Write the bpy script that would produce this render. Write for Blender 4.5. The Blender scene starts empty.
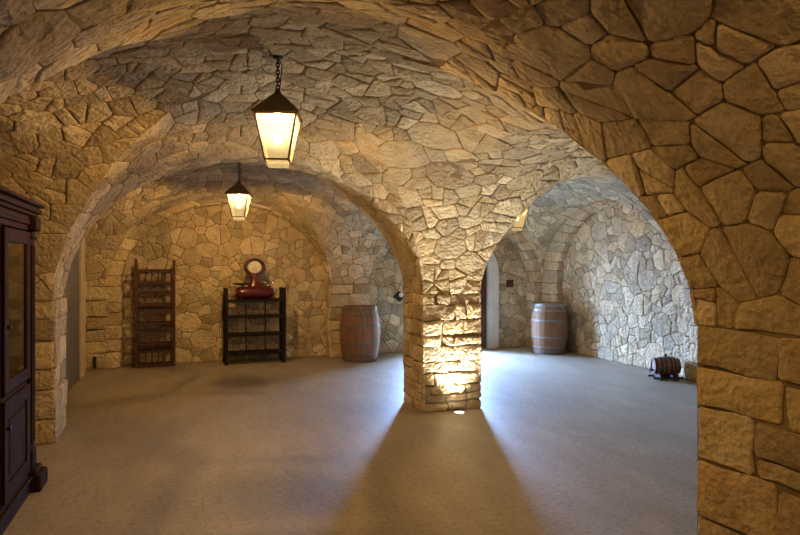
import bpy, bmesh, math, random
from mathutils import Vector, Matrix
random.seed(7)
PI = math.pi
C = bpy.context.scene.collection
R = random.random
def U(a, b): return a + (b - a) * R()

# ------------------------------------------------------------------ materials
def mat(name, color=(.5, .5, .5), rough=.6, metal=0., spec=.5):
    m = bpy.data.materials.new(name); m.use_nodes = True
    b = m.node_tree.nodes['Principled BSDF']
    b.inputs['Base Color'].default_value = (*color, 1)
    b.inputs['Roughness'].default_value = rough
    b.inputs['Metallic'].default_value = metal
    b.inputs['Specular IOR Level'].default_value = spec
    return m, m.node_tree, b
def N(nt, typ, **kw):
    n = nt.nodes.new(typ)
    for k, v in kw.items():
        if k in n.inputs: n.inputs[k].default_value = v
        else: setattr(n, k, v)
    return n
def L(nt, a, ao, b, bi): nt.links.new(a.outputs[ao], b.inputs[bi])
def ramp(nt, stops):
    r = nt.nodes.new('ShaderNodeValToRGB'); e = r.color_ramp.elements
    while len(e) < len(stops): e.new(.5)
    for q, (p, c) in zip(e, stops): q.position = p; q.color = (*c, 1)
    return r
def mixc(nt, mode='MULTIPLY', fac=1.):
    n = nt.nodes.new('ShaderNodeMix'); n.data_type = 'RGBA'; n.blend_type = mode
    n.inputs[0].default_value = fac
    return n

def stone_material():
    m, nt, b = mat('limestone_rubble', rough=.88, spec=.25)
    at = N(nt, 'ShaderNodeAttribute', attribute_name='tint')
    tc = N(nt, 'ShaderNodeTexCoord')
    n1 = N(nt, 'ShaderNodeTexNoise', Scale=7., Detail=6., Roughness=.65); L(nt, tc, 'Object', n1, 'Vector')
    r1 = ramp(nt, [(.3, (.72, .69, .62)), (.55, (1, 1, 1)), (.75, (1.12, 1.1, 1.04))]); L(nt, n1, 'Fac', r1, 'Fac')
    mx = mixc(nt); L(nt, at, 'Color', mx, 6); L(nt, r1, 'Color', mx, 7)
    n2 = N(nt, 'ShaderNodeTexNoise', Scale=60., Detail=4., Roughness=.7); L(nt, tc, 'Object', n2, 'Vector')
    r2 = ramp(nt, [(.3, (.8, .78, .74)), (.5, (1, 1, 1))]); L(nt, n2, 'Fac', r2, 'Fac')
    mx2 = mixc(nt, fac=.6); L(nt, mx, 2, mx2, 6); L(nt, r2, 'Color', mx2, 7)
    L(nt, mx2, 2, b, 'Base Color')
    n3 = N(nt, 'ShaderNodeTexNoise', Scale=16., Detail=8., Roughness=.62); L(nt, tc, 'Object', n3, 'Vector')
    v = N(nt, 'ShaderNodeTexVoronoi', Scale=26.); L(nt, tc, 'Object', v, 'Vector')
    ad = N(nt, 'ShaderNodeMath', operation='MULTIPLY_ADD'); L(nt, v, 'Distance', ad, 0); ad.inputs[1].default_value = .35; L(nt, n3, 'Fac', ad, 2)
    bp = N(nt, 'ShaderNodeBump', Strength=.9, Distance=.05); L(nt, ad, 'Value', bp, 'Height'); L(nt, bp, 'Normal', b, 'Normal')
    return m
def mortar_material():
    m, nt, b = mat('earthy_mortar', rough=.95, spec=.1)
    tc = N(nt, 'ShaderNodeTexCoord')
    n1 = N(nt, 'ShaderNodeTexNoise', Scale=9., Detail=5.); L(nt, tc, 'Object', n1, 'Vector')
    r1 = ramp(nt, [(.3, (.17, .125, .075)), (.7, (.28, .215, .135))]); L(nt, n1, 'Fac', r1, 'Fac'); L(nt, r1, 'Color', b, 'Base Color')
    bp = N(nt, 'ShaderNodeBump', Strength=.5, Distance=.02); L(nt, n1, 'Fac', bp, 'Height'); L(nt, bp, 'Normal', b, 'Normal')
    return m
def floor_material():
    m, nt, b = mat('travertine_floor', rough=.5, spec=.35)
    tc = N(nt, 'ShaderNodeTexCoord')
    mp = N(nt, 'ShaderNodeMapping'); mp.inputs['Scale'].default_value = (2.2, .8, 1); L(nt, tc, 'Object', mp, 'Vector')
    n1 = N(nt, 'ShaderNodeTexNoise', Scale=1.6, Detail=7., Roughness=.65); L(nt, mp, 'Vector', n1, 'Vector')
    r1 = ramp(nt, [(.3, (.235, .2, .155)), (.5, (.28, .24, .185)), (.72, (.335, .29, .23))]); L(nt, n1, 'Fac', r1, 'Fac')
    n2 = N(nt, 'ShaderNodeTexNoise', Scale=26., Detail=5., Roughness=.75); L(nt, tc, 'Object', n2, 'Vector')
    r2 = ramp(nt, [(.36, (.5, .46, .4)), (.5, (1, 1, 1))]); L(nt, n2, 'Fac', r2, 'Fac')
    mx = mixc(nt, fac=.8); L(nt, r1, 'Color', mx, 6); L(nt, r2, 'Color', mx, 7)
    mp2 = N(nt, 'ShaderNodeMapping'); mp2.inputs['Location'].default_value = (-.15, .1, 0); L(nt, tc, 'Object', mp2, 'Vector')
    bk = N(nt, 'ShaderNodeTexBrick', Scale=1.); bk.offset = 0.
    bk.inputs['Color1'].default_value = (1, 1, 1, 1); bk.inputs['Color2'].default_value = (.9, .9, .89, 1); bk.inputs['Mortar'].default_value = (.62, .58, .52, 1)
    bk.inputs['Mortar Size'].default_value = .004; bk.inputs['Brick Width'].default_value = .9; bk.inputs['Row Height'].default_value = 1.2
    L(nt, mp2, 'Vector', bk, 'Vector')
    mx2 = mixc(nt, fac=.4); L(nt, mx, 2, mx2, 6); L(nt, bk, 'Color', mx2, 7); L(nt, mx2, 2, b, 'Base Color')
    bp = N(nt, 'ShaderNodeBump', Strength=.25, Distance=.006); L(nt, n2, 'Fac', bp, 'Height'); L(nt, bp, 'Normal', b, 'Normal')
    return m
def wood_material(name, c0, c1, rough=.5, scale=(30, 30, 2.5), spec=.4, bump=.2):
    m, nt, b = mat(name, rough=rough, spec=spec)
    tc = N(nt, 'ShaderNodeTexCoord'); mp = N(nt, 'ShaderNodeMapping'); mp.inputs['Scale'].default_value = scale; L(nt, tc, 'Object', mp, 'Vector')
    n1 = N(nt, 'ShaderNodeTexNoise', Scale=1., Detail=6., Roughness=.6); L(nt, mp, 'Vector', n1, 'Vector')
    r1 = ramp(nt, [(.3, c0), (.7, c1)]); L(nt, n1, 'Fac', r1, 'Fac'); L(nt, r1, 'Color', b, 'Base Color')
    bp = N(nt, 'ShaderNodeBump', Strength=bump, Distance=.004); L(nt, n1, 'Fac', bp, 'Height'); L(nt, bp, 'Normal', b, 'Normal')
    return m
def noisy(name, c0, c1, rough=.6, metal=0., scale=12., bump=.2):
    m, nt, b = mat(name, rough=rough, metal=metal)
    tc = N(nt, 'ShaderNodeTexCoord'); n1 = N(nt, 'ShaderNodeTexNoise', Scale=scale, Detail=5.); L(nt, tc, 'Object', n1, 'Vector')
    r1 = ramp(nt, [(.3, c0), (.7, c1)]); L(nt, n1, 'Fac', r1, 'Fac'); L(nt, r1, 'Color', b, 'Base Color')
    bp = N(nt, 'ShaderNodeBump', Strength=bump, Distance=.003); L(nt, n1, 'Fac', bp, 'Height'); L(nt, bp, 'Normal', b, 'Normal')
    return m
def glow_glass(name, col, trans, zc):
    m = bpy.data.materials.new(name); m.use_nodes = True; nt = m.node_tree; nt.nodes.clear()
    out = N(nt, 'ShaderNodeOutputMaterial'); e = N(nt, 'ShaderNodeEmission')
    tc = N(nt, 'ShaderNodeTexCoord'); n1 = N(nt, 'ShaderNodeTexNoise', Scale=14., Detail=4.); L(nt, tc, 'Object', n1, 'Vector')
    r1 = ramp(nt, [(.3, tuple(c * .8 for c in col)), (.7, col)]); L(nt, n1, 'Fac', r1, 'Fac'); L(nt, r1, 'Color', e, 'Color')
    d = N(nt, 'ShaderNodeVectorMath', operation='DISTANCE'); L(nt, tc, 'Object', d, 0); d.inputs[1].default_value = (0, 0, zc)
    mr = N(nt, 'ShaderNodeMapRange', interpolation_type='SMOOTHERSTEP'); L(nt, d, 'Value', mr, 'Value')
    for k, v in (('From Min', .12), ('From Max', .24), ('To Min', 3.2), ('To Max', .62)): mr.inputs[k].default_value = v
    L(nt, mr, 'Result', e, 'Strength')
    t = N(nt, 'ShaderNodeBsdfTransparent'); t.inputs['Color'].default_value = (1, .93, .78, 1)
    mx = N(nt, 'ShaderNodeMixShader'); mx.inputs[0].default_value = trans
    L(nt, e, 0, mx, 1); L(nt, t, 0, mx, 2); L(nt, mx, 0, out, 0)
    return m
def emit(name, col, s):
    m = bpy.data.materials.new(name); m.use_nodes = True; nt = m.node_tree; nt.nodes.clear()
    out = N(nt, 'ShaderNodeOutputMaterial'); e = N(nt, 'ShaderNodeEmission'); e.inputs['Strength'].default_value = s
    e.inputs['Color'].default_value = (*col, 1); L(nt, e, 0, out, 0); return m
def clear_glass(name):
    m = bpy.data.materials.new(name); m.use_nodes = True; nt = m.node_tree; nt.nodes.clear()
    out = N(nt, 'ShaderNodeOutputMaterial'); g = N(nt, 'ShaderNodeBsdfGlossy'); g.inputs['Roughness'].default_value = .04
    t = N(nt, 'ShaderNodeBsdfTransparent'); t.inputs['Color'].default_value = (.8, .8, .78, 1)
    f = N(nt, 'ShaderNodeFresnel', IOR=1.6); mx = N(nt, 'ShaderNodeMixShader')
    L(nt, f, 0, mx, 0); L(nt, t, 0, mx, 1); L(nt, g, 0, mx, 2); L(nt, mx, 0, out, 0); return m

M_STONE = stone_material(); M_MORTAR = mortar_material(); M_FLOOR = floor_material()
M_CAB = wood_material('mahogany_dark', (.017, .0075, .0032), (.042, .018, .007), .75, (25, 4, 3), .03)
M_RACK = wood_material('red_brown_wood', (.045, .016, .008), (.10, .038, .02), .6, (30, 30, 4))
M_BLACK = wood_material('blackened_wood', (.007, .005, .005), (.016, .011, .010), .6, (30, 30, 4), .15)
M_OAK = wood_material('barrel_oak', (.16, .080, .038), (.26, .145, .075), .65, (18, 18, 3))
M_OAKD = wood_material('cask_dark_oak', (.12, .055, .028), (.22, .105, .055), .5, (3, 18, 18))
M_HOOPW = noisy('weathered_hoop', (.10, .085, .06), (.20, .17, .12), .6, .2, 20)
M_HOOPS = noisy('galvanised_hoop', (.16, .155, .15), (.28, .275, .27), .5, .7, 20)
M_HOOPD = noisy('dark_iron_hoop', (.03, .025, .02), (.07, .055, .045), .5, .6, 20)
M_IRON = noisy('lantern_iron', (.09, .058, .032), (.17, .11, .06), .55, .3, 30)
M_CHAIN = noisy('chain_iron', (.012, .01, .008), (.03, .025, .02), .6, .5, 30)
M_PANE = glow_glass('lit_frosted_pane', (1., .68, .28), .4, -.49)
M_BULB = emit('hot_bulb', (1., .78, .42), 4)
M_RED = noisy('red_enamel', (.055, .005, .008), (.09, .007, .011), .3, 0, 8, .05)
M_REDD = noisy('dark_red_enamel', (.03, .004, .006), (.05, .006, .009), .3, 0, 8, .05)
M_DIAL = noisy('dial_face', (.55, .5, .4), (.7, .65, .53), .5, 0, 30, 0)
M_CHROME = noisy('worn_chrome', (.6, .6, .58), (.8, .8, .78), .18, 1., 30, .05)
M_DARK = noisy('dark_metal', (.012, .012, .013), (.03, .03, .03), .45, .3, 20)
M_PLASTER = noisy('pale_plaster', (.55, .53, .48), (.68, .66, .6), .85, 0, 3, .3)
M_CUT = noisy('cut_limestone', (.42, .34, .24), (.52, .43, .31), .8, 0, 5, .3)
M_GREY = noisy('grey_painted_panel', (.10, .098, .096), (.13, .127, .124), .7, 0, 2, .1)
M_DOOR = wood_material('door_brown', (.04, .014, .008), (.08, .03, .016), .5, (30, 30, 3))
M_GLASS = clear_glass('cabinet_glass')
M_SPOT = emit('floor_spot_lens', (1., .86, .62), 25)
M_OUT = noisy('outside_gravel', (.35, .34, .32), (.5, .48, .45), .9, 0, 20, .5)
M_WHITE = noisy('white_plastic', (.7, .7, .7), (.8, .8, .8), .4, 0, 5, 0)
M_CORK = noisy('bung_wood', (.02, .012, .008), (.05, .03, .02), .7, 0, 20)

# ------------------------------------------------------------------ object helpers
def link(name, verts, faces, mats, fm=None, parent=None, smooth=False, tint=None, bev=0, loc=None):
    me = bpy.data.meshes.new(name); me.from_pydata(verts, [], faces)
    for m in (mats if isinstance(mats, (list, tuple)) else [mats]): me.materials.append(m)
    if fm: me.polygons.foreach_set('material_index', fm)
    if smooth: me.polygons.foreach_set('use_smooth', [True] * len(me.polygons))
    if tint:
        a = me.color_attributes.new('tint', 'FLOAT_COLOR', 'POINT')
        a.data.foreach_set('color', [x for t in tint for x in (t[0], t[1], t[2], 1.)])
    me.update()
    o = bpy.data.objects.new(name, me); C.objects.link(o)
    if parent: o.parent = parent
    if loc: o.location = loc
    if bev:
        b = o.modifiers.new('edge', 'BEVEL'); b.width = bev; b.segments = 2; b.limit_method = 'ANGLE'; b.angle_limit = math.radians(40)
    return o
def tag(o, label, cat, group=None):
    o['label'] = label; o['category'] = cat
    if group: o['group'] = group
    return o
def struct(o): o['kind'] = 'structure'; return o
def thing(name, label, cat, loc, rz=0, group=None):
    o = bpy.data.objects.new(name, None); C.objects.link(o); o.location = loc; o.rotation_euler = (0, 0, rz)
    o.empty_display_size = .1
    return tag(o, label, cat, group)
class MB:
    def __init__(s): s.v = []; s.f = []; s.fm = []
    def add(s, vs, fs, m=0):
        k = len(s.v); s.v += [tuple(v) for v in vs]; s.f += [tuple(i + k for i in f) for f in fs]; s.fm += [m] * len(fs); return s
    def box(s, x0, x1, y0, y1, z0, z1, m=0):
        vs = [(x, y, z) for z in (z0, z1) for y in (y0, y1) for x in (x0, x1)]
        return s.add(vs, [(0, 2, 3, 1), (4, 5, 7, 6), (0, 1, 5, 4), (2, 6, 7, 3), (0, 4, 6, 2), (1, 3, 7, 5)], m)
    def bar(s, p, q, w, d=None, m=0, up=(0, 0, 1)):
        p, q = Vector(p), Vector(q); d = d or w; t = (q - p).normalized(); u = Vector(up)
        if abs(t.dot(u)) > .95: u = Vector((0, 1, 0))
        a = t.cross(u).normalized(); b = a.cross(t).normalized()
        vs = [o + a * (sx * w / 2) + b * (sy * d / 2) for o in (p, q) for sx, sy in ((-1, -1), (1, -1), (1, 1), (-1, 1))]
        return s.add(vs, [(3, 2, 1, 0), (4, 5, 6, 7)] + [(i, (i + 1) % 4, (i + 1) % 4 + 4, i + 4) for i in range(4)], m)
    def lathe(s, prof, n=32, axis='z', c=(0, 0, 0), mod=None, m=0, cap=True):
        vs = []; fs = []
        for r, h in prof:
            for i in range(n):
                a = 2 * PI * i / n; rr = r * (mod(i) if mod else 1)
                x, y = rr * math.cos(a), rr * math.sin(a)
                p = {'z': (x, y, h), 'x': (h, x, y), 'y': (x, h, -y)}[axis]
                vs.append((p[0] + c[0], p[1] + c[1], p[2] + c[2]))
        k = len(prof)
        for j in range(k - 1):
            for i in range(n):
                i2 = (i + 1) % n
                fs.append((j * n + i, j * n + i2, (j + 1) * n + i2, (j + 1) * n + i))
        if cap:
            fs.append(tuple(range(n - 1, -1, -1))); fs.append(tuple((k - 1) * n + i for i in range(n)))
        return s.add(vs, fs, m)
    def torus(s, c, R0, r, axis='z', n=24, k=8, sx=1., sy=1., m=0):
        vs = []; fs = []
        for i in range(n):
            a = 2 * PI * i / n
            for j in range(k):
                b = 2 * PI * j / k; rr = R0 + r * math.cos(b)
                x, y, z = rr * math.cos(a) * sx, rr * math.sin(a) * sy, r * math.sin(b)
                p = {'z': (x, y, z), 'x': (z, x, y), 'y': (x, z, y)}[axis]
                vs.append((p[0] + c[0], p[1] + c[1], p[2] + c[2]))
        for i in range(n):
            for j in range(k):
                fs.append((i * k + j, ((i + 1) % n) * k + j, ((i + 1) % n) * k + (j + 1) % k, i * k + (j + 1) % k))
        return s.add(vs, fs, m)
    def tube(s, pts, r, k=8, m=0):
        pts = [Vector(p) for p in pts]; vs = []; fs = []
        for i, p in enumerate(pts):
            t = (pts[min(i + 1, len(pts) - 1)] - pts[max(i - 1, 0)]).normalized()
            u = Vector((0, 0, 1)) if abs(t.z) < .9 else Vector((1, 0, 0))
            a = t.cross(u).normalized(); b = a.cross(t)
            rr = r[i] if isinstance(r, (list, tuple)) else r
            vs += [p + (a * math.cos(2 * PI * j / k) + b * math.sin(2 * PI * j / k)) * rr for j in range(k)]
        for i in range(len(pts) - 1):
            for j in range(k): fs.append((i * k + j, i * k + (j + 1) % k, (i + 1) * k + (j + 1) % k, (i + 1) * k + j))
        fs.append(tuple(range(k - 1, -1, -1))); fs.append(tuple((len(pts) - 1) * k + j for j in range(k)))
        return s.add(vs, fs, m)
    def build(s, name, mats, parent=None, smooth=False, bev=0, loc=None):
        return link(name, s.v, s.f, mats, s.fm, parent, smooth, None, bev, loc)

# ------------------------------------------------------------------ the vaulted shell
ZS, ZC, CC = 1.30, 3.12, .36
RAD = {'XL': -1.1, 'X1': 2.54, 'X2': 3.22, 'XR': 6.86}
XC1, XC2, AX = .72, 5.04, 1.82
YC0, YC1, YC2, BY = -.345, 4.52, 9.01, 1.945
class Bay:
    def __init__(s, xc, yc): s.xc, s.yc = xc, yc
def sst(q): q = max(0., min(1., q)); return q * q * (3 - 2 * q)
def Hc(t, te, dip, w=0., far=0):
    h = ZC - CC * min(t, 1.) ** 2
    if dip:
        w = max(-1., min(1., w)); t0 = max(.72, abs(w))
        if t > t0: h -= (dip - .01 * sst((w * far + .3) / .6)) * sst((t - t0) / (te - t0))
    return h
class Sector:
    def __init__(s, bay, d, uend, dip, builder, radii, hstone=(.008, .017)):
        s.bay, s.d = bay, d; s.eu = Vector({'+X': (1, 0, 0), '-X': (-1, 0, 0), '+Y': (0, 1, 0), '-Y': (0, -1, 0)}[d])
        s.ev = Vector((-s.eu.y, s.eu.x, 0)); s.isx = d[1] == 'X'
        s.a, s.b = (AX, BY) if s.isx else (BY, AX)
        s.uend, s.dip, s.te, s.B, s.radii, s.hs = uend, dip, uend / s.a, builder, radii, hstone
        s.far = s.ev.y
        s.c = Vector((bay.xc, bay.yc, 0))
    def H(s, u, v=0.): return Hc(u / s.a, s.te, s.dip, v / s.b, s.far)
    def S(s, u, th):
        p = s.c + s.eu * u + s.ev * (s.b * math.cos(th)); p.z = ZS + (s.H(u, s.b * math.cos(th)) - ZS) * math.sin(th); return p
    def loc(s, p):
        q = p - s.c; return q.dot(s.eu), q.dot(s.ev)
    def G(s, p):
        u, v = s.loc(p); z = max(0., (p.z - ZS) / (s.H(max(0, u), v) - ZS)); return math.hypot(v / s.b, z)
    def grad(s, p):
        e = .004
        g = Vector([(s.G(p + Vector(d)) - s.G(p - Vector(d))) for d in ((e, 0, 0), (0, e, 0), (0, 0, e))]); return g.normalized()
class Builder:
    def __init__(s): s.v = []; s.f = []; s.fm = []; s.t = []
    def quad(s, pts, m=1):
        k = len(s.v); s.v += [tuple(p) for p in pts]; s.t += [(.2, .15, .1)] * len(pts); s.f.append(tuple(range(k, k + len(pts)))); s.fm.append(m)
    def grid(s, fn, nu, nv, m=1):
        k = len(s.v)
        for i in range(nu + 1):
            for j in range(nv + 1): s.v.append(tuple(fn(i / nu, j / nv))); s.t.append((.2, .15, .1))
        for i in range(nu):
            for j in range(nv):
                a = k + i * (nv + 1) + j; s.f.append((a, a + 1, a + nv + 2, a + nv + 1)); s.fm.append(m)
    def stone(s, pts, n, h, tint, wob=.007):
        # pts: outline on the bedding surface, n: towards the room
        c = sum(pts, Vector()) / len(pts)
        ar = sum(((pts[i] - c).cross(pts[(i + 1) % len(pts)] - c)).dot(n) for i in range(len(pts)))
        if ar < 0: pts = pts[::-1]
        if abs(ar) < .0016: return
        out = []
        k = len(pts)
        for i in range(k):
            p, q, o = pts[i], pts[(i + 1) % k], pts[i - 1]
            lp, lo = (q - p).length, (o - p).length
            if min(lp, lo) > .05:
                r = U(.008, .022); out.append(p + (o - p) * (r / lo)); out.append(p + (q - p) * (r / lp))
            else: out.append(p.copy())
            if lp > .12:
                m = 2 if lp > .24 else 1
                t = (q - p).normalized(); pr = n.cross(t)
                for j in range(1, m + 1): out.append(p + (q - p) * (j / (m + 1)) + pr * U(-wob * .6, wob))
        tl = Vector((U(-1, 1), U(-1, 1), U(-1, 1))) * .045
        k = len(out); b = len(s.v)
        def ring(ins, dz, tilt, jit=0):
            for p in out:
                d = c - p; l = d.length
                q = p + d * min(.6, ins / max(l, .001)) if ins < 1 else p + d * (ins - 1)
                s.v.append(tuple(q + n * (dz + tl.dot(q - c) * tilt + U(-jit, jit)))); s.t.append(tint)
        ring(0, -.012, 0); ring(.001, h * .62, .6); ring(.009, h * .95, 1, .0015); ring(1.4, h + U(0, .006), 1.2, .003)
        s.v.append(tuple(c + n * (h + U(0, .010)))); s.t.append(tint)
        for rg in range(3):
            for i in range(k):
                i2 = (i + 1) % k
                s.f.append((b + rg * k + i, b + rg * k + i2, b + (rg + 1) * k + i2, b + (rg + 1) * k + i)); s.fm.append(0)
        for i in range(k): s.f.append((b + 3 * k + i, b + 3 * k + (i + 1) % k, b + 4 * k)); s.fm.append(0)
    def build(s, name):
        return struct(link(name, s.v, s.f, [M_STONE, M_MORTAR], s.fm, None, False, s.t))
PAL = [(.56, .485, .375), (.60, .53, .42), (.52, .45, .345), (.65, .585, .475), (.55, .47, .345), (.47, .415, .34), (.60, .515, .385), (.53, .435, .325), (.62, .56, .47)]
def tint():
    c = random.choice(PAL); k = U(.74, 1.16)
    return (c[0] * k * 1.04, c[1] * k * .98, c[2] * k * .84)

B_CEIL = Builder(); B_BACK = Builder(); B_LEFT = Builder(); B_RIGHT = Builder(); B_FRONT = Builder()
bay0, bay1, bay2, bay3, bay4 = Bay(XC1, YC0), Bay(XC1, YC1), Bay(XC1, YC2), Bay(XC2, YC1), Bay(XC2, YC2)
BIG = [(.215, .9), (.165, 2), (.12, 4), (.08, 7)]; MED = [(.235, .6), (.18, 1.5), (.12, 4), (.075, 7)]; SML = [(.21, .5), (.16, 1.5), (.11, 4), (.07, 6)]
UX, UY = 2.16, 2.245      # to the middle of an arch
sectors = [
 Sector(bay1, '+X', UX, .07, B_CEIL, MED), Sector(bay1, '-X', 2.32, 0, B_CEIL, BIG), Sector(bay1, '+Y', UY, 0, B_CEIL, MED), Sector(bay1, '-Y', 2.4325, 0, B_CEIL, BIG),
 Sector(bay0, '+X', 2.13, 0, B_CEIL, BIG), Sector(bay0, '-X', 2.12, 0, B_CEIL, None), Sector(bay0, '+Y', 2.4325, 0, B_CEIL, BIG), Sector(bay0, '-Y', 2.255, 0, B_CEIL, None),
 Sector(bay2, '+X', UX, .0, B_CEIL, SML), Sector(bay2, '-X', 2.12, 0, B_CEIL, SML), Sector(bay2, '+Y', 1.945, 0, B_CEIL, SML), Sector(bay2, '-Y', UY, 0, B_CEIL, SML),
 Sector(bay3, '+X', 1.82, 0, B_CEIL, SML), Sector(bay3, '-X', UX, .07, B_CEIL, SML), Sector(bay3, '+Y', UY, 0, B_CEIL, SML), Sector(bay3, '-Y', 2.22, 0, B_CEIL, None),
 Sector(bay4, '+X', 1.82, 0, B_CEIL, SML), Sector(bay4, '-X', UX, 0, B_CEIL, SML), Sector(bay4, '+Y', 1.945, 0, B_CEIL, SML), Sector(bay4, '-Y', UY, 0, B_CEIL, SML)]

class Wall:   # planar rectangle of rubble: origin o, horizontal h, width w, up to height z1
    def __init__(s, o, h, n, w, z1, builder, radii, hole=None, hs=(.007, .015), z0=0.):
        s.o, s.h, s.n, s.w, s.z1, s.B, s.radii, s.hole, s.hs, s.z0 = Vector(o), Vector(h), Vector(n), w, z1, builder, radii, hole, hs, z0

# --- seeds
seeds = []; cell = .42; hashg = {}
def key(p): return (int(math.floor(p.x / cell)), int(math.floor(p.y / cell)), int(math.floor(p.z / cell)))
def near(p):
    k = key(p)
    for i in (-1, 0, 1):
        for j in (-1, 0, 1):
            for l in (-1, 0, 1):
                yield from hashg.get((k[0] + i, k[1] + j, k[2] + l), ())
def try_seed(p, n, h, r, patch, q=0., an=1.3):
    k = n.cross(h)
    for j in near(p):
        s = seeds[j]
        if s['n'].dot(n) < .4 and s['patch'] is not patch: continue
        d = s['p'] - p
        if math.sqrt(d.dot(h) ** 2 + (an * d.dot(k)) ** 2 + d.dot(n) ** 2) < (r + s['r']) * .93: return
    hashg.setdefault(key(p), []).append(len(seeds))
    seeds.append({'p': p, 'n': n, 'h': h, 'k': k, 'r': r, 'patch': patch, 'q': q, 'an': an})
for ci in range(4):
    for s in sectors:
        if not s.radii: continue
        r, dens = s.radii[ci]
        area = PI * s.b * .5 * s.uend
        for _ in range(int(area / (r * r) * dens * .6)):
            th = R() * PI; ct = abs(math.cos(th)); u = R() * s.uend
            if u < s.a * ct: continue
            p = s.S(u, th); n = -s.grad(p)
            h = s.eu - n * s.eu.dot(n); h.normalize()
            try_seed(p, n, h, r, s, max(ct, 0))

def clip(poly, a, b, c):   # keep a*x+b*y<=c
    out = []; m = len(poly)
    for i in range(m):
        p, q = poly[i], poly[(i + 1) % m]
        dp, dq = a * p[0] + b * p[1] - c, a * q[0] + b * q[1] - c
        if dp <= 0: out.append(p)
        if (dp < 0 < dq) or (dq < 0 < dp):
            t = dp / (dp - dq); out.append((p[0] + (q[0] - p[0]) * t, p[1] + (q[1] - p[1]) * t))
    return out
QS = .33
def cell_poly(i, planes, joint):
    s = seeds[i]; p, n, h, k, an = s['p'], s['n'], s['h'], s['k'], s['an']
    poly = [(-.5, -.5), (.5, -.5), (.5, .5), (-.5, .5)]
    nb = []
    for j in near(p):
        if j == i: continue
        t = seeds[j]
        if t['patch'] is not s['patch']:
            if isinstance(t['patch'], Sector) != isinstance(s['patch'], Sector): continue
            if not isinstance(t['patch'], Sector): continue
            if t['patch'].bay is s['patch'].bay:
                if not (s['q'] < QS and t['q'] < QS): continue
            elif t['n'].dot(n) < .5: continue
        d = t['p'] - p; x, y = d.dot(h), d.dot(k) * an
        l0 = math.hypot(x, y)
        if l0 < 1e-5: continue
        l = math.sqrt(l0 * l0 + d.dot(n) ** 2)
        nb.append((l, x / l0, y / l0, t['r']))
    nb.sort()
    for l, x, y, r in nb:
        m = max(math.hypot(*v) for v in poly)
        if l * .5 - .1 > m: break
        poly = clip(poly, x, y, (l * l + s['r'] ** 2 - r * r) / (2 * l) - joint)
        if len(poly) < 3: return None
    for P0, mm in planes:      # keep mm.(x-P0)>=0
        c = mm.dot(p - P0); poly = clip(poly, -mm.dot(h), -mm.dot(k) / an, c)
        if len(poly) < 3: return None
    return [p + h * x + k * (y / an) for x, y in poly]
def project(s, q, n, free):
    g = (lambda x: min(s.G(x), 9)) if not free else None
    if free:
        sx = [t for t in sectors if t.bay is s.bay]
        def g(x):
            u, v = s.loc(x)
            if abs(v) / s.b <= u / s.a: return s.G(x)
            return min(t.G(x) for t in sx if abs(t.loc(x)[1]) / t.b <= t.loc(x)[0] / t.a + 1e-6)
    t = 0.
    for _ in range(5):
        x = q + n * t; f = g(x) - 1; e = .003; df = (g(x + n * e) - 1 - f) / e
        if abs(df) < 1e-4: break
        st = max(-.1, min(.1, -f / df)); t += st
        if abs(st) < 3e-4: break
    return q + n * max(-.2, min(.2, t))
def split(poly, h, k, joint, n):
    c = sum(poly, Vector()) / len(poly)
    xy = [((p - c).dot(h), (p - c).dot(k)) for p in poly]
    ar = abs(sum(xy[i][0] * xy[(i + 1) % len(xy)][1] - xy[i][1] * xy[(i + 1) % len(xy)][0] for i in range(len(xy)))) / 2
    if ar < .028 or R() > min(.9, .35 + ar * 5): return [poly]
    sx = sum(x * x for x, y in xy); sy = sum(y * y for x, y in xy); sxy = sum(x * y for x, y in xy)
    a = .5 * math.atan2(2 * sxy, sx - sy) + U(-.3, .3)      # long axis
    if R() < .2: a += PI / 2
    ca, sa = math.cos(a), math.sin(a); off = U(-.22, .22) * math.sqrt(ar)
    out = []; kids = []
    for sg in (1, -1):
        q = clip(xy, sg * ca, sg * sa, sg * off - joint)
        if len(q) < 4: return [poly]
        A = sum(q[i][0] * q[(i + 1) % len(q)][1] - q[i][1] * q[(i + 1) % len(q)][0] for i in range(len(q))) / 2
        P = sum(math.hypot(q[i][0] - q[i - 1][0], q[i][1] - q[i - 1][1]) for i in range(len(q)))
        if 4 * PI * abs(A) / P ** 2 < .56: return [poly]
        kids.append(q)
    for q in kids:
        if len(q) > 2: out += split([c + h * x + k * y for x, y in q], h, k, joint, n + 1) if n < 2 else [[c + h * x + k * y for x, y in q]]
    return out
for i, sd in enumerate(list(seeds)):
    s = sd['patch']; planes = []
    planes.append((Vector((0, 0, ZS + .004)), Vector((0, 0, 1))))
    free = sd['q'] < QS
    if not free:
        # stay on this sector's side of the two groins
        for sg in (1, -1):
            dirv = s.eu * s.a + s.ev * (sg * s.b); m = Vector((-dirv.y, dirv.x, 0)).normalized()
            if m.dot(s.eu) < 0: m = -m
            planes.append((s.c - m * .012, m))
    own_end = s.uend not in (UX, UY, 2.4325)
    if own_end: planes.append((s.c + s.eu * (s.uend - .006), -s.eu))
    poly = cell_poly(i, planes, U(.003, .0055))
    if not poly: continue
    for pl in split(poly, sd['h'], sd['k'], U(.003, .0055), 0):
        s.B.stone([project(s, q, sd['n'], free) for q in pl], sd['n'], U(*s.hs), tint())
# bedding mortar of the vaults
for s in sectors:
    nt = 40; nu = 14
    def fn(i, j, s=s):
        th = PI * j; u0 = s.a * abs(math.cos(th)); return s.S(u0 + (s.uend - u0) * i, th)
    s.B.grid(fn, nu, nt)

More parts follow.
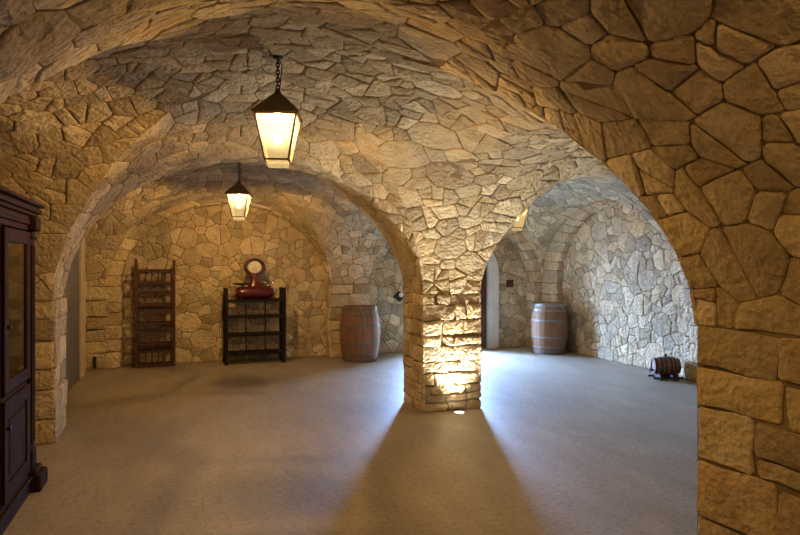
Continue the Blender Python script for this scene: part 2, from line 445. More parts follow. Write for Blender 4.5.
# --- rubble walls
def rubble(w):
    seeds.clear(); hashg.clear()
    k = w.n.cross(w.h)
    for ci in range(4):
        r, dens = w.radii[ci]
        for _ in range(int(w.w * (w.z1 - w.z0) / (r * r) * dens)):
            x, z = U(0, w.w), U(w.z0, w.z1)
            if w.hole and w.hole[0] < x < w.hole[1] and z < w.hole[2]: continue
            try_seed(w.o + w.h * x + Vector((0, 0, z)), w.n, w.h, r, w, an=1.25)
    for i, sd in enumerate(list(seeds)):
        pl = [(w.o + w.h * .004, w.h), (w.o + w.h * (w.w - .004), -w.h), (Vector((0, 0, w.z0 + .003)), Vector((0, 0, 1))), (Vector((0, 0, w.z1)), Vector((0, 0, -1)))]
        if w.hole:
            x = (sd['p'] - w.o).dot(w.h); z = sd['p'].z
            if z > w.hole[2]: pl.append((Vector((0, 0, w.hole[2] + .004)), Vector((0, 0, 1))))
            elif x < w.hole[0]: pl.append((w.o + w.h * (w.hole[0] - .004), -w.h))
            else: pl.append((w.o + w.h * (w.hole[1] + .004), w.h))
        poly = cell_poly(i, pl, U(.003, .0055))
        if poly:
            for q in split(poly, sd['h'], sd['k'], U(.003, .0055), 0): w.B.stone(q, w.n, U(*w.hs), tint())
    def rect(x0, x1, z0, z1): w.B.grid(lambda a, b: w.o + w.h * (x0 + (x1 - x0) * a) + Vector((0, 0, z0 + (z1 - z0) * b)), 2, 2)
    if w.hole:
        a, b, c = w.hole; rect(0, a, w.z0, w.z1 + .3); rect(b, w.w, w.z0, w.z1 + .3); rect(a, b, c, w.z1 + .3)
    else: rect(0, w.w, w.z0, w.z1 + .3)

# --- coursed ashlar face between two vertical edges
def courses(z1, lo, hi):
    zs = [0.]
    while zs[-1] < z1 - lo * .6: zs.append(zs[-1] + U(lo, hi))
    k = z1 / zs[-1]; return [z * k for z in zs]
def face_courses(B, o, h, n, w, zs, lo, hi, hs, ext=(.02, .02), joint=.0045, jit=.012, split=.3):
    o, h, n = Vector(o), Vector(h), Vector(n); Z = Vector((0, 0, 1))
    B.grid(lambda a, b: o + h * (w * a) + Z * (zs[0] + (zs[-1] - zs[0]) * b), 2, 6)
    for r in range(len(zs) - 1):
        xs = [0.]
        while xs[-1] < w - lo * .55: xs.append(xs[-1] + U(lo, hi))
        if len(xs) == 1: xs.append(w)
        kk = w / xs[-1]; xs = [x * kk for x in xs]
        for c in range(len(xs) - 1):
            x0, x1 = xs[c] + joint, xs[c + 1] - joint; z0, z1 = zs[r] + joint, zs[r + 1] - joint
            if c == 0: x0 = -ext[0]
            if c == len(xs) - 2: x1 = w + ext[1]
            if r == 0: z0 = .001
            parts = [(x0, x1, z0, z1)]
            if z1 - z0 > .17 and R() < split and 0 < c < len(xs) - 2:
                zm = z0 + (z1 - z0) * U(.35, .65); parts = [(x0, x1, z0, zm - joint), (x0, x1, zm + joint, z1)]
            for (a, b, e, f) in parts:
                def P(x, z, fx, fz): return o + h * (x + (U(-jit, jit) if fx else 0)) + Z * (z + (U(-jit, jit) * .7 if fz else 0))
                B.stone([P(a, e, c > 0, r > 0), P(b, e, c < len(xs) - 2, r > 0), P(b, f, c < len(xs) - 2, 1), P(a, f, c > 0, 1)], n, U(*hs), tint(), wob=.009)
X_, Y_ = Vector((1, 0, 0)), Vector((0, 1, 0))
def pillar(name, x0, x1, y0, y1, lo, hi, wlo, whi, hs, faces='wesn', ext=.02, split=.3, jit=.012):
    B = Builder(); zs = courses(ZS, lo, hi)
    if 'w' in faces: face_courses(B, (x0, y0, 0), Y_, -X_, y1 - y0, zs, wlo, whi, hs, (ext, ext), split=split, jit=jit)
    if 'e' in faces: face_courses(B, (x1, y0, 0), Y_, X_, y1 - y0, zs, wlo, whi, hs, (ext, ext), split=split, jit=jit)
    if 's' in faces: face_courses(B, (x0, y0, 0), X_, -Y_, x1 - x0, zs, wlo, whi, hs, (ext, ext), split=split, jit=jit)
    if 'n' in faces: face_courses(B, (x0, y1, 0), X_, Y_, x1 - x0, zs, wlo, whi, hs, (ext, ext), split=split, jit=jit)
    return B.build(name)
pillar('pillar', 2.54, 3.22, 6.465, 7.065, .09, .18, .10, .34, (.006, .028), split=.9, jit=.025)
pillar('pillar', -1.6, -1.1, 6.465, 7.065, .17, .28, .2, .38, (.02, .036), 'sen')
pillar('pillar', 2.54, 3.22, 1.6, 2.575, .2, .34, .26, .52, (.010, .02), 'wsn', ext=-.012, jit=.02)
pillar('pillar', 6.86, 6.99, 6.465, 7.065, .17, .28, .2, .38, (.02, .036), 'wsn')
pillar('pillar', 2.54, 3.22, 10.955, 11.2, .15, .26, .2, .36, (.02, .034), 'swe')
pillar('pillar', -1.6, -1.1, 1.6, 2.575, .2, .3, .25, .45, (.02, .036), 'sen')

# --- blind arches: ring face on the wall plane, reveal, and the recessed wall
def blind(B, sec, ol, oh, drop, depth, n):
    """outer curve = end of the vault sector; inner curve smaller; v runs along sec.ev"""
    Hh = sec.H(sec.uend); b = sec.b; c = sec.c + sec.eu * sec.uend
    vi0, vi1 = -(b - ol), (b - oh); vm, vh = (vi0 + vi1) / 2, (vi1 - vi0) / 2
    def outer(th): return c + sec.ev * (b * math.cos(th)) + Vector((0, 0, ZS + (Hh - ZS) * math.sin(th)))
    def inner(th): return c + sec.ev * (vm + vh * math.cos(th)) + Vector((0, 0, ZS + (Hh - drop - ZS) * math.sin(th)))
    back = sec.eu * depth
    B.grid(lambda i, j: outer(PI * j).lerp(inner(PI * j), i), 1, 40)
    B.grid(lambda i, j: inner(PI * j) + back * i, 2, 40)
    m = 21; ths = [PI * (k + (U(-.36, .36) if 0 < k < m else 0)) / m for k in range(m + 1)]
    for k in range(m):
        t0, t1 = ths[k] + .0035, ths[k + 1] - .0035
        for f in (0, 1):
            if f == 0:
                pts = [outer(t0), outer(t1), inner(t1), inner(t0)]; nn = n
                if (pts[0] - pts[3]).length < .05 and (pts[1] - pts[2]).length < .05: continue
            else:
                pts = [inner(t0), inner(t1), inner(t1) + back, inner(t0) + back]
                tm = (t0 + t1) / 2; nn = (c + sec.ev * vm + Vector((0, 0, ZS)) - inner(tm)).normalized()
            if f and R() < .55:
                q = U(.3, .7); a, b2 = pts[1].lerp(pts[2], q), pts[0].lerp(pts[3], q); e = (pts[2] - pts[1]) * .02
                B.stone([pts[0], pts[1], a - e, b2 - e], nn, U(.008, .02), tint(), wob=.006); B.stone([b2 + e, a + e, pts[2], pts[3]], nn, U(.008, .02), tint(), wob=.006)
            else: B.stone(pts, nn, U(.008, .02), tint(), wob=.006)
    zs = courses(ZS, .15, .27)
    for v0, v1, rv in ((-b, vi0, vi0), (vi1, b, vi1)):
        if abs(v1 - v0) > .04: face_courses(B, c + sec.ev * v0, sec.ev, n, v1 - v0, zs, .25, .4, (.016, .03), (0, 0))
        nn = sec.ev * (1 if rv < 0 else -1)
        face_courses(B, c + sec.ev * rv, sec.eu, nn, depth, zs, .2, .4, (.014, .026), (.01, 0))
s_b2 = [s for s in sectors if s.bay is bay2 and s.d == '+Y'][0]
s_b4 = [s for s in sectors if s.bay is bay4 and s.d == '+Y'][0]
s_r4 = [s for s in sectors if s.bay is bay4 and s.d == '+X'][0]
s_r3 = [s for s in sectors if s.bay is bay3 and s.d == '+X'][0]
# for +Y sectors ev = -X: low v side is the +X side
blind(B_BACK, s_b2, .03, .2, .06, .245, -Y_)
blind(B_BACK, s_b4, .2, .08, .08, .245, -Y_)
blind(B_RIGHT, s_r4, .12, .5, .1, .13, -X_)     # ev = +Y
blind(B_RIGHT, s_r3, .1, .1, .08, .13, -X_)
rubble(Wall((-1.5, 11.2, 0), X_, -Y_, 4.2, 3.05, B_BACK, SML))
rubble(Wall((3.1, 11.2, 0), X_, -Y_, 3.96, 3.0, B_BACK, SML, hole=(1.40, 2.60, 2.3)))
rubble(Wall((6.99, 6.9, 0), Y_, -X_, 4.3, 3.0, B_RIGHT, SML))
rubble(Wall((6.99, 2.2, 0), Y_, -X_, 4.4, 2.9, B_RIGHT, BIG))
rubble(Wall((-1.6, 2.4, 0), Y_, X_, 4.2, 3.0, B_LEFT, BIG))
# wall above and beside the grey door of the rear bay, left side
def plain(B, o, h, w, z0, z1):
    o, h = Vector(o), Vector(h); B.grid(lambda a, b: o + h * (w * a) + Vector((0, 0, z0 + (z1 - z0) * b)), 2, 2)
rubble(Wall((-1.4, 6.95, 0), Y_, X_, 4.1, 3.0, B_LEFT, SML, hole=(1.05, 3.77, 2.28)))
plain(B_LEFT, (-1.4, -2.7, 0), Y_, 4.4, 0, 3.3)
face_courses(B_LEFT, (-1.4, 10.955, 0), X_, -Y_, .3, courses(ZS, .15, .26), .2, .3, (.016, .03), (0, .015))
B_LEFT.grid(lambda a, b: Vector((-1.4 + .3 * a, 10.955, 3.3 * b)), 1, 1)
plain(B_FRONT, (-1.6, -2.6, 0), X_, 4.6, 0, 3.3)
plain(B_FRONT, (2.9, 2.3, 0), X_, 4.3, 0, 3.3)
plain(B_FRONT, (2.85, -2.7, 0), Y_, 4.3, 0, 3.3)
B_CEIL.build('ceiling'); B_BACK.build('wall_back'); B_LEFT.build('wall_left'); B_RIGHT.build('wall_right'); B_FRONT.build('wall_front')
print('stones/verts', sum(len(o.data.vertices) for o in C.objects if o.type == 'MESH'))

fl = MB(); fl.add([(-1.8, -2.9, 0), (7.4, -2.9, 0), (7.4, 11.65, 0), (-1.8, 11.65, 0)], [(0, 1, 2, 3)])
struct(fl.build('floor', M_FLOOR))
# --- back doorway: plastered reveal, open plank door, daylight outside
dr = MB(); x0, x1, zt, ya, yb = 4.5, 5.2, 2.05, 11.17, 11.65
dr.box(x0 - .06, x0, ya, yb, 0, zt + .05); dr.box(x1, x1 + .06, ya, yb, 0, zt + .05); dr.box(x0, x1, ya, yb, zt, zt + .05)
struct(dr.build('trim_1', M_CUT, bev=.004))
ow = MB(); ow.box(3.0, x0 - .06, 11.5, 11.65, 0, 3.4); ow.box(x1 + .06, 7.4, 11.5, 11.65, 0, 3.4); ow.box(x0 - .06, x1 + .06, 11.5, 11.65, zt + .05, 3.4)
struct(ow.build('wall_outer', M_CUT))
dl = MB()      # narrow leaf folded back flat against the wall, right of the opening
for i in range(3): dl.box(x1 + .02 + i * .158, x1 + .175 + i * .158, 11.10, 11.14, .02, 2.0)
for z in (.3, 1.0, 1.7): dl.box(x1 + .03, x1 + .48, 11.075, 11.10, z, z + .1)
struct(dl.build('door_2', M_DOOR, bev=.004))
ar = MB()      # pale arched stone surround
path = [(.93, 0), (.93, 1.5)] + [(.93 * math.cos(a * PI / 24), 1.5 + .75 * math.sin(a * PI / 24)) for a in range(1, 24)] + [(-.93, 1.5), (-.93, 0)]
vs = []; fs = []
for x, z in path:
    k = .75; xi, zi = (x * k, 1.5 + (z - 1.5) * .73 if z > 1.5 else z)
    vs += [(5.04 + x, 11.21, z), (5.04 + x, 11.12, z), (5.04 + xi, 11.12, zi), (5.04 + xi, 11.21, zi)]
for i in range(len(path) - 1):
    for q in range(3): fs.append((i * 4 + q, i * 4 + q + 1, i * 4 + 5 + q, i * 4 + 4 + q))
ar.add(vs, fs)
ar.box(5.2, 5.76, 11.15, 11.2, 0, 2.36); ar.box(4.44, 5.2, 11.15, 11.2, 2.05, 2.36)
struct(ar.build('trim_3', M_PLASTER))
g = MB(); g.add([(-10, 11.65, -.02), (25, 11.65, -.02), (25, 40, -.02), (-10, 40, -.02)], [(0, 1, 2, 3)])
struct(g.build('outside_ground', M_OUT))
# --- grey door, left side of the rear bay, with cut stone jamb
d1 = MB(); d1.box(-1.46, -1.36, 8.0, 10.05, 0, 2.28); d1.box(-1.36, -1.352, 8.12, 9.93, .12, 2.18)
struct(d1.build('door_1', M_GREY, bev=.004))
j = MB()
for k in range(5): j.box(-1.45, -1.33, 10.05, 10.4, k * .456 + .002, k * .456 + .454)
for k in range(4): j.box(-1.45, -1.37, 10.402, 10.72, k * .57 + .002, k * .57 + .568)
struct(j.build('trim_2', M_CUT, bev=.006))

# ------------------------------------------------------------------ lanterns
def lantern(loc, rz, label, power, drop):
    t = thing('hanging_lantern', label, 'lantern', loc, rz, 'iron lanterns under the vaults')
    # origin at the hook on the vault; everything hangs below
    e = -drop - .165                   # eave height
    hk = MB(); hk.lathe([(.035, 0), (.035, -.012), (.012, -.02)], 16); hk.torus((0, 0, -.035), .018, .005, 'x', 16, 6); hk.build('ceiling_hook', M_CHAIN, t, True)
    ch = MB(); z = -.06; i = 0
    while z > -drop - .01:
        ch.torus((0, 0, z), .012, .004, 'x' if i % 2 else 'y', 14, 6, 1, 1.5); z -= .027; i += 1
    ch.build('chain', M_CHAIN, t, True)
    cd = MB(); cd.tube([(.006, .0, -.02), (.03, .01, -.06), (.024, .012, -.11), (.008, .0, -drop - .02)], .004, 6); cd.build('flex', M_CHAIN, t, True)
    rf = MB()
    prof = [(.012, e + .195), (.018, e + .18), (.026, e + .16), (.164, e + .01), (.166, e)]
    vs = [(sx * r, sy * r, h) for r, h in prof for sx, sy in ((-1, -1), (1, -1), (1, 1), (-1, 1))]
    fs = [(k * 4 + i, k * 4 + (i + 1) % 4, k * 4 + 4 + (i + 1) % 4, k * 4 + 4 + i) for k in range(4) for i in range(4)] + [(0, 1, 2, 3), (16, 17, 18, 19)]
    rf.add(vs, fs); rf.build('roof', M_IRON, t)
    fr = MB(); ht = .315; a, b = .142, .082
    for sx, sy in ((-1, -1), (1, -1), (1, 1), (-1, 1)): fr.bar((sx * a, sy * a, e), (sx * b, sy * b, e - ht), .012)
    for r, z in ((a, e - .006), (b, e - ht)):
        for s in (-1, 1): fr.bar((-r, s * r, z), (r, s * r, z), .012); fr.bar((s * r, -r, z), (s * r, r, z), .012)
    fr.build('frame', M_IRON, t)
    for s in range(4):
        m = Matrix.Rotation(s * PI / 2, 3, 'Z'); p = MB()
        q = [m @ Vector(v) for v in ((-a + .004, -a + .002, e - .01), (a - .004, -a + .002, e - .01), (b - .003, -b + .002, e - ht), (-b + .003, -b + .002, e - ht))]
        p.add(q, [(0, 1, 2, 3)]); p.build('glass_pane', M_PANE, t)
        tb = MB(); tb.bar(m @ Vector((a + .022, -.15, e - .005)), m @ Vector((a + .012, -.15, e - .06)), .006, .02)
    bs = MB(); bs.add([(sx * b * .86, sy * b * .86, e - ht - zz) for zz in (.004, .04) for sx, sy in ((-1, -1), (1, -1), (1, 1), (-1, 1))], [(0, 1, 5, 4), (1, 2, 6, 5), (2, 3, 7, 6), (3, 0, 4, 7), (4, 5, 6, 7)])
    bs.build('base_glass', M_PANE, t)
    bu = MB(); bu.lathe([(.004, e - .20), (.024, e - .19), (.032, e - .165), (.026, e - .14), (.014, e - .12), (.014, e - .105)], 16); o = bu.build('bulb', M_BULB, t, True)
    o.visible_shadow = True
    so = MB(); so.lathe([(.004, e - .105), (.004, e - .001)], 12); so.build('bulb_holder', M_CHAIN, t, True)
    ld = bpy.data.lights.new('lantern_light', 'POINT'); ld.energy = power; ld.color = (1., .60, .20); ld.shadow_soft_size = .02
    lo = bpy.data.objects.new('lantern_light', ld); C.objects.link(lo); lo.parent = t; lo.location = (0, 0, e - .035)
    return t
LP = 250
lantern((.66, 4.52, 3.105), math.radians(-15), 'large lit iron lantern hanging nearest in the front vault', LP, .265)
lantern((.78, 9.01, 3.09), math.radians(-15), 'lit iron lantern hanging in the rear vault, above the shelf with the red scale', LP, .31)
lantern((5.17, 9.01, 3.09), math.radians(-15), 'lit lantern mostly hidden behind the arch, near the rear doorway', LP * .2, .37)

lantern((.66, -.345, 3.09), math.radians(-15), 'added lit iron lantern, unseen behind the viewpoint, warming the near pier', LP * .7, .2)  # extra lantern out of view, added to warm the near pier and front vault
# ------------------------------------------------------------------ floor uplight
def uplight(x, y, label, power, tilt):
    t = thing('floor_spotlight', label, 'spotlight', (x, y, 0), 0)
    m = MB(); m.torus((0, 0, .004), .055, .008, 'z', 28, 8); m.build('ring', M_CHROME, t, True)
    m = MB(); m.lathe([(.001, .004), (.047, .004), (.047, .0065), (.001, .007)], 24, cap=False); m.build('lens', M_SPOT, t, True)
    ld = bpy.data.lights.new('uplight', 'SPOT'); ld.energy = power; ld.color = (1., .9, .72); ld.spot_size = math.radians(105); ld.spot_blend = .7; ld.shadow_soft_size = .06
    o = bpy.data.objects.new('uplight', ld); C.objects.link(o); o.parent = t; o.location = (0, 0, .03); o.rotation_euler = (PI + tilt[0], tilt[1], 0)
    return t
uplight(2.90, 6.31, 'small round recessed spotlight glowing in the floor at the foot of the central pillar', 230, (.17, 0))

# ------------------------------------------------------------------ barrels
def barrel(loc, label, hoop, rz, light_ends):
    t = thing('wine_barrel', label, 'barrel', loc, rz)
    H, rb, re = .94, .345, .285
    def rad(h): q = (h / H - .5) * 2; return rb - (rb - re) * abs(q) ** 2.0
    m = MB(); n = 22 * 4; hs = [H * i / 24 for i in range(25)]
    md = lambda i: 1 - (.010 if i % 4 == 0 else 0)
    prof = [(re - .03, H - .03), (re - .03, H)][::-1]
    prof = [(rad(h), h) for h in hs] + [(re - .022, H), (re - .022, H - .035)]
    m.lathe(prof, n, mod=md); m.build('staves', M_OAK, t)
    m = MB(); m.lathe([(.001, H - .034), (re - .024, H - .034), (re - .024, H - .05)], 32, cap=False); m.build('head', M_OAK, t)
    for h0, w in ((.015, .05), (.11, .04), (.30, .035), (H - .335, .035), (H - .15, .04), (H - .065, .05)):
        m = MB(); k = 5
        pf = [(rad(h0 + w * i / k) + .003, h0 + w * i / k) for i in range(k + 1)]
        pf = [(rad(h0) - .004, h0)] + pf + [(rad(h0 + w) - .004, h0 + w)]
        m.lathe(pf, 48, cap=False); m.build('hoop', hoop, t, True)
    m = MB(); m.lathe([(.028, -.012), (.028, .012), (.02, .02), (.001, .02)], 16, axis='x', c=(rb - .0, 0, H / 2), cap=False); m.build('bung', M_CORK, t, True)
    return t
barrel((2.93, 10.46, 0), 'upright oak wine barrel with dull hoops against the back wall, right of the black shelf', M_HOOPW, 2.2, True)
barrel((6.55, 10.22, 0), 'upright oak wine barrel with shiny metal hoops in the corner of the blue-lit right vault', M_HOOPS, 2.6, True)

# small cask lying on a cradle by the right wall
t = thing('small_cask', 'small dark wooden cask lying on a low cradle by the right stone wall', 'cask', (6.60, 7.28, 0), math.radians(-22))
Lc, rb, re, zc = .36, .135, .105, .185
def rad(h): q = (h / Lc) * 2; return rb - (rb - re) * abs(q) ** 2
m = MB(); m.lathe([(re - .015, -Lc / 2 + .015), (re - .014, -Lc / 2)] + [(rad(-Lc / 2 + Lc * i / 14), -Lc / 2 + Lc * i / 14) for i in range(15)] + [(re - .014, Lc / 2), (re - .015, Lc / 2 - .015)], 56, axis='x', c=(0, 0, zc), mod=lambda i: 1 - (.012 if i % 4 == 0 else 0))
m.build('staves', M_OAKD, t)
for h0 in (-.172, -.10, -.045, .03, .085, .15):
    w = .024; m = MB(); m.lathe([(rad(h0) - .004, h0), (rad(h0) + .003, h0), (rad(h0 + w) + .003, h0 + w), (rad(h0 + w) - .004, h0 + w)], 40, axis='x', c=(0, 0, zc), cap=False)
    m.build('hoop', M_HOOPD, t, True)
m = MB(); m.lathe([(.022, rb - .01), (.018, rb + .035), (.001, rb + .035)], 16, c=(0, 0, zc), cap=False); m.build('bung', M_CORK, t, True)
m = MB(); m.lathe([(.012, -Lc / 2 - .05), (.012, -Lc / 2 + .02)], 12, axis='x', c=(0, 0, zc - .06)); m.tube([(-Lc / 2 - .04, 0, zc - .06), (-Lc / 2 - .04, 0, zc - .1)], .008, 8); m.bar((-Lc / 2 - .03, -.02, zc - .04), (-Lc / 2 - .03, .02, zc - .04), .01); m.build('tap', M_CORK, t)
cr = MB()
for s in (-1, 1):
    xs = s * .11; prof = []
    for k in range(9):
        a = PI * (1.18 + .64 * k / 8); prof.append((rad(xs) * 1.0 * math.cos(a), zc + rad(xs) * math.sin(a) - .004))
    pts = [(-.16, .0), (-.16, .045), (-.13, .075)] + [(p[0], p[1]) for p in prof] + [(.13, .075), (.16, .045), (.16, 0)]
    n_ = len(pts); cr.add([(xs - .022, y, z) for y, z in pts] + [(xs + .022, y, z) for y, z in pts], [tuple(range(n_)), tuple(range(2 * n_ - 1, n_ - 1, -1))] + [(i, (i + 1) % n_, n_ + (i + 1) % n_, n_ + i) for i in range(n_)])
for y in (-.1, .1): cr.box(-.21, .21, y - .02, y + .02, .012, .04)
cr.build('cradle', M_CORK, t)

# ------------------------------------------------------------------ slatted bottle rack (tall ladder-like)
t = thing('bottle_rack', 'tall narrow red-brown wooden slatted rack standing against the back wall', 'rack', (-.375, 10.98, 0), math.radians(1))
W2, Dp, Ht = .285, .13, 1.72
for sx, hh in ((-1, Ht + .02), (1, Ht)):
    for sy in (-1, 1):
        m = MB(); m.box(sx * W2 - .022, sx * W2 + .022, sy * Dp - .02, sy * Dp + .02, 0, hh - (0 if sy < 0 else .08)); m.build('post', M_RACK, t, bev=.004)
zt = [(.03, .245), (.365, .565), (.70, .91), (1.0, 1.19), (1.345, 1.555)]
for z0, z1 in zt:
    for sy in (-1, 1):
        for z in (z0, z1):
            m = MB(); m.box(-W2, W2, sy * Dp - .013, sy * Dp + .013, z - .018, z + .018); m.build('rail', M_RACK, t, bev=.003)
    for k in range(6):
        x = -W2 + .05 + (2 * W2 - .10) * k / 5
        m = MB(); m.box(x - .010, x + .010, -Dp - .008, -Dp + .008, z0 + .018, z1 - .018); m.build('slat', M_RACK, t, bev=.002)
    m = MB()
    for k in range(4): m.box(-W2 + .02, W2 - .02, -Dp + .02 + k * .06, -Dp + .065 + k * .06, z0 - .01, z0 + .006)
    m.build('shelf', M_RACK, t)
# ------------------------------------------------------------------ black open shelf
t = thing('shelf_unit', 'low black open shelf unit with square posts, the red scale on top', 'shelf', (1.19, 10.82, 0), math.radians(.5))
W2, Dp, Ht = .47, .17, 1.26
for sx in (-1, 1):
    for sy in (-1, 1):
        m = MB(); m.box(sx * W2 - .026, sx * W2 + .026, sy * Dp - .026, sy * Dp + .026, 0, Ht); m.build('post', M_BLACK, t, bev=.004)
for z in (.17, .48, .78, 1.045):
    m = MB(); m.box(-W2 + .02, W2 - .02, -Dp - .01, Dp + .01, z - .02, z + .02); m.build('shelf', M_BLACK, t, bev=.003)
    if z < 1:
        for x in (-W2 / 3 + .0, W2 / 3):
            m = MB(); m.box(x - .009, x + .009, -Dp, -Dp + .016, z + .02, z + (.29 if z < .3 else .28 if z < .6 else .245)); m.build('divider', M_BLACK, t)
# ------------------------------------------------------------------ red scale
ZT = 1.066
t = thing('shop_scale', 'antique red enamel weighing scale with round dial standing on the black shelf', 'scale', (1.19, 10.80, ZT), math.radians(4)); t.scale = (1.16, 1.0, 1.07)
m = MB()
prof = []
secs = [(-.27, .05), (-.25, .085), (-.2, .10), (-.1, .105), (0, .108), (.1, .105), (.2, .10), (.25, .085), (.27, .05)]
vs = []; fs = []; n_ = 20
for x, r in secs:
    for i in range(n_):
        a = 2 * PI * i / n_; vs.append((x, r * 1.0 * math.cos(a), .105 + r * .95 * math.sin(a)))
for k in range(len(secs) - 1):
    for i in range(n_): fs.append((k * n_ + i, k * n_ + (i + 1) % n_, (k + 1) * n_ + (i + 1) % n_, (k + 1) * n_ + i))
fs += [tuple(range(n_)), tuple((len(secs) - 1) * n_ + i for i in range(n_))]
m.add(vs, fs); m.build('body', M_RED, t, True)
for sx in (-.2, .2):
    for sy in (-.07, .07): m = MB(); m.lathe([(.022, 0), (.018, .03)], 12, c=(sx, sy, 0)); m.build('foot', M_DARK, t, True)
m = MB()
vs = []; fs = []
for z, wx, wy in ((.17, .13, .085), (.22, .095, .07), (.28, .065, .05), (.33, .055, .042), (.37, .075, .045), (.40, .10, .045)):
    for i in range(n_):
        a = 2 * PI * i / n_; vs.append((wx * math.cos(a), wy * math.sin(a), z))
for k in range(5):
    for i in range(n_): fs.append((k * n_ + i, k * n_ + (i + 1) % n_, (k + 1) * n_ + (i + 1) % n_, (k + 1) * n_ + i))
fs += [tuple(range(n_)), tuple(5 * n_ + i for i in range(n_))]
m.add(vs, fs); m.build('neck', M_RED, t, True)
zd = .505
m = MB(); m.torus((0, 0, zd), .128, .026, 'y', 40, 10, 1.02, .93); m.build('dial_rim', M_REDD, t, True)
m = MB(); m.lathe([(.001, -.006), (.125, -.006), (.125, .02), (.001, .02)], 40, axis='y', c=(0, 0, zd), cap=False)
dl_ = m.build('dial_face', M_DIAL, t)
m = MB(); m.torus((0, -.007, zd), .098, .003, 'y', 40, 6); m.build('dial_scale', M_DARK, dl_)
m = MB(); m.bar((-.035, -.010, zd - .03), (.012, -.010, zd + .012), .012, .003); m.bar((-.03, -.010, zd - .035), (.03, -.010, zd - .038), .022, .003); m.build('needle', M_DARK, dl_)
m = MB(); m.lathe([(.016, -.052), (.013, -.06), (.001, -.064)], 14, axis='y', c=(0, 0, .352), cap=False); m.build('badge', M_CHROME, t, True)
m = MB(); m.tube([(.19, 0, .16), (.19, 0, .275)], .014, 10)
for k in range(4):
    a = PI / 4 + k * PI / 2; m.tube([(.19, 0, .235), (.19 + .08 * math.cos(a), .08 * math.sin(a), .265)], .010, 8); m.lathe([(.001, .252), (.018, .256), (.018, .275), (.001, .284)], 12, c=(.19 + .08 * math.cos(a), .08 * math.sin(a), 0), cap=False)
m.build('pan_support', M_CHROME, t, True)
m = MB(); m.tube([(-.17, 0, .17), (-.17, 0, .23)], .014, 10); m.lathe([(.02, .222), (.10, .235), (.125, .258), (.118, .258), (.09, .243), (.001, .238)], 28, c=(-.19, 0, 0), cap=False); m.build('weight_pan', M_DARK, t, True)
m = MB(); m.lathe([(.02, -.103), (.016, -.112), (.001, -.115)], 14, axis='y', c=(-.185, 0, .12), cap=False); m.build('adjusting_knob', M_CHROME, t, True)

# ------------------------------------------------------------------ cabinet
cx, cy0, cy1 = -1.02, 3.0, 5.2
t = thing('display_cabinet', 'tall dark mahogany cabinet with glazed doors standing at the left wall', 'cabinet', (-1.28, (cy0 + cy1) / 2, 0))
oy = (cy0 + cy1) / 2; ox = -1.28
def cb(name, boxes, m_, bev=.004, par=None):
    m = MB()
    for b in boxes: m.box(b[0] - ox, b[1] - ox, b[2] - oy, b[3] - oy, b[4], b[5])
    return m.build(name, m_, par or t, bev=bev)
xb = -1.54
cb('carcass', [(xb, xb + .02, cy0, cy1, .14, 1.9), (xb, cx, cy0, cy0 + .03, .14, 1.9), (xb, cx, cy1 - .03, cy1, .14, 1.9), (xb, cx, cy0, cy1, 1.87, 1.92), (xb, cx, cy0, cy1, .14, .18), (xb, cx, cy0, cy1, .77, .80), (cx - .03, cx, 4.04, 4.38, .14, 1.9), (cx - .03, cx, 5.07, 5.18, .14, 1.9)], M_CAB)
for z in (1.12, 1.45): cb('shelf', [(xb + .02, cx - .05, cy0 + .03, cy1 - .03, z, z + .02)], M_CAB)
cb('plinth', [(xb, cx + .02, cy0 - .02, cy1 + .02, 0, .10), (xb, cx + .035, cy0 - .03, cy1 + .03, .10, .125), (xb, cx + .012, cy0 - .01, cy1 + .01, .125, .145)], M_CAB)
# stepped cornice
cor = [(xb, cx + e_, cy0 - e_, cy1 + e_, za, zb) for e_, za, zb in ((.01, 1.86, 1.90), (.025, 1.90, 1.925), (.018, 1.925, 1.965), (.04, 1.965, 1.99), (.06, 1.99, 2.02), (.05, 2.02, 2.035), (.078, 2.035, 2.06))]
cb('cornice', cor, M_CAB, .006)
# corner pilasters with capital and foot block
for y in (cy1 - .06, cy0 + .06):
    p = cb('pilaster', [(cx, cx + .022, y - .06, y + .06, .3, 1.8)] + [(cx + .022, cx + .032, y - .05 + k * .036, y - .03 + k * .036, .34, 1.76) for k in range(3)], M_CAB, .006)
    cb('capital', [(cx, cx + .04, y - .07, y + .07, 1.80, 1.83), (cx, cx + .03, y - .06, y + .065, 1.83, 1.86), (cx, cx + .06, y - .08, y + .085, 1.86, 1.965)], M_CAB, .012, p)
    cb('foot_block', [(cx, cx + .09, y - .07, y + .17, 0, .12), (cx, cx + .06, y - .07, y + .13, .12, .16), (cx, cx + .035, y - .065, y + .075, .16, .3)], M_CAB, .014, p)
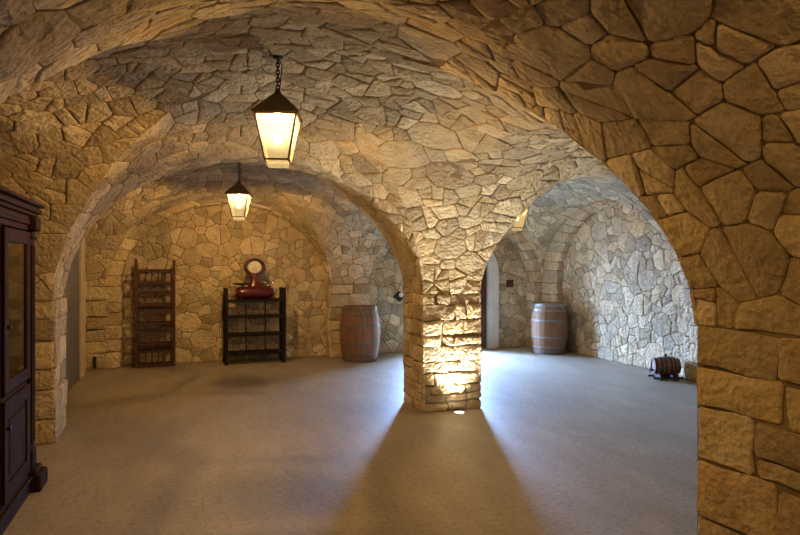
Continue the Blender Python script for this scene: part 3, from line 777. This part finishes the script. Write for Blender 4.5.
# doors: glazed above, panel below
for y0, y1, h1 in ((4.385, 5.065, 1), (3.36, 4.04, -1)):
    d = cb('glass_door', [(cx, cx + .022, y0, y0 + .09, .82, 1.85), (cx, cx + .022, y1 - .09, y1, .82, 1.85), (cx, cx + .022, y0 + .09, y1 - .09, 1.76, 1.85), (cx, cx + .022, y0 + .09, y1 - .09, .82, .90)], M_CAB, .006)
    cb('pane', [(cx + .006, cx + .010, y0 + .085, y1 - .085, .89, 1.77)], M_GLASS, 0, d)
    yk = y0 + .05 if h1 > 0 else y1 - .05
    cb('knob', [(cx + .022, cx + .045, yk - .012, yk + .012, 1.22, 1.245)], M_DARK, .005, d)
    d = cb('panel_door', [(cx, cx + .022, y0, y0 + .09, .16, .78), (cx, cx + .022, y1 - .09, y1, .16, .78), (cx, cx + .022, y0 + .09, y1 - .09, .69, .78), (cx, cx + .022, y0 + .09, y1 - .09, .16, .26), (cx + .0, cx + .008, y0 + .09, y1 - .09, .26, .69), (cx + .006, cx + .018, y0 + .13, y1 - .13, .30, .65)], M_CAB, .006)
    cb('knob', [(cx + .022, cx + .045, yk - .012, yk + .012, .6, .625)], M_DARK, .005, d)

# ------------------------------------------------------------------ small wall fittings
t = thing('wall_speaker', 'small black tilted fitting on the back wall just left of the central pillar', 'speaker', (3.86, 11.16, 1.06), 0)
m = MB(); m.box(-.02, .02, -.04, .03, -.02, .02); m.build('bracket', M_DARK, t)
m = MB(); m.box(-.085, .085, -.15, -.03, -.085, .085); o = m.build('housing', M_DARK, t, bev=.01); t.scale = (.85, .85, .85); o.rotation_euler = (0, math.radians(40), 0)
m = MB(); m.lathe([(.001, -.155), (.05, -.155), (.05, -.148)], 20, axis='y', c=(0, 0, .045), cap=False); o2 = m.build('front_cap', M_WHITE, o, True)
t = thing('wall_box', 'small dark square box on the back wall between doorway and barrel', 'box', (6.24, 11.175, 1.28), 0)
m = MB(); m.box(-.075, .075, -.03, .0, -.075, .075); m.box(-.06, .06, -.036, -.03, -.06, .06); m.build('cover', M_RACK, t, bev=.004)
t = thing('wall_socket', 'small dark upright plate low on the left pier beside the grey door', 'socket', (-1.26, 10.92, .0), 0)
m = MB(); m.box(-.025, .025, -.03, .0, .02, .20); m.build('plate', M_DARK, t, bev=.004)

# ------------------------------------------------------------------ daylight, camera, view
w = bpy.data.worlds.new('sky'); bpy.context.scene.world = w; w.use_nodes = True
bg = w.node_tree.nodes['Background']; bg.inputs['Color'].default_value = (.31, .53, 1., 1); bg.inputs['Strength'].default_value = 270.
pl = bpy.data.lights.new('doorway_portal', 'AREA'); pl.shape = 'RECTANGLE'; pl.size = .7; pl.size_y = 2.02; pl.cycles.is_portal = True
po = bpy.data.objects.new('doorway_portal', pl); C.objects.link(po); po.location = (4.85, 11.64, 1.02); po.rotation_euler = (-PI / 2, 0, 0)

cam = bpy.data.cameras.new('camera'); cam.sensor_width = 36; cam.lens = 629 / 800 * 36; cam.clip_start = .05
co = bpy.data.objects.new('camera', cam); C.objects.link(co); co.location = (0, 0, 1.6); co.rotation_euler = (PI / 2, 0, math.radians(-19.3))
sc = bpy.context.scene; sc.camera = co
sc.view_settings.view_transform = 'Standard'; sc.view_settings.look = 'None'; sc.view_settings.gamma = 1; sc.view_settings.use_curve_mapping = False
sc.view_settings.exposure = .5
sc.cycles.max_bounces = 8; sc.cycles.diffuse_bounces = 6; sc.cycles.transparent_max_bounces = 12
sc.cycles.use_denoising = True; sc.cycles.sample_clamp_indirect = 8
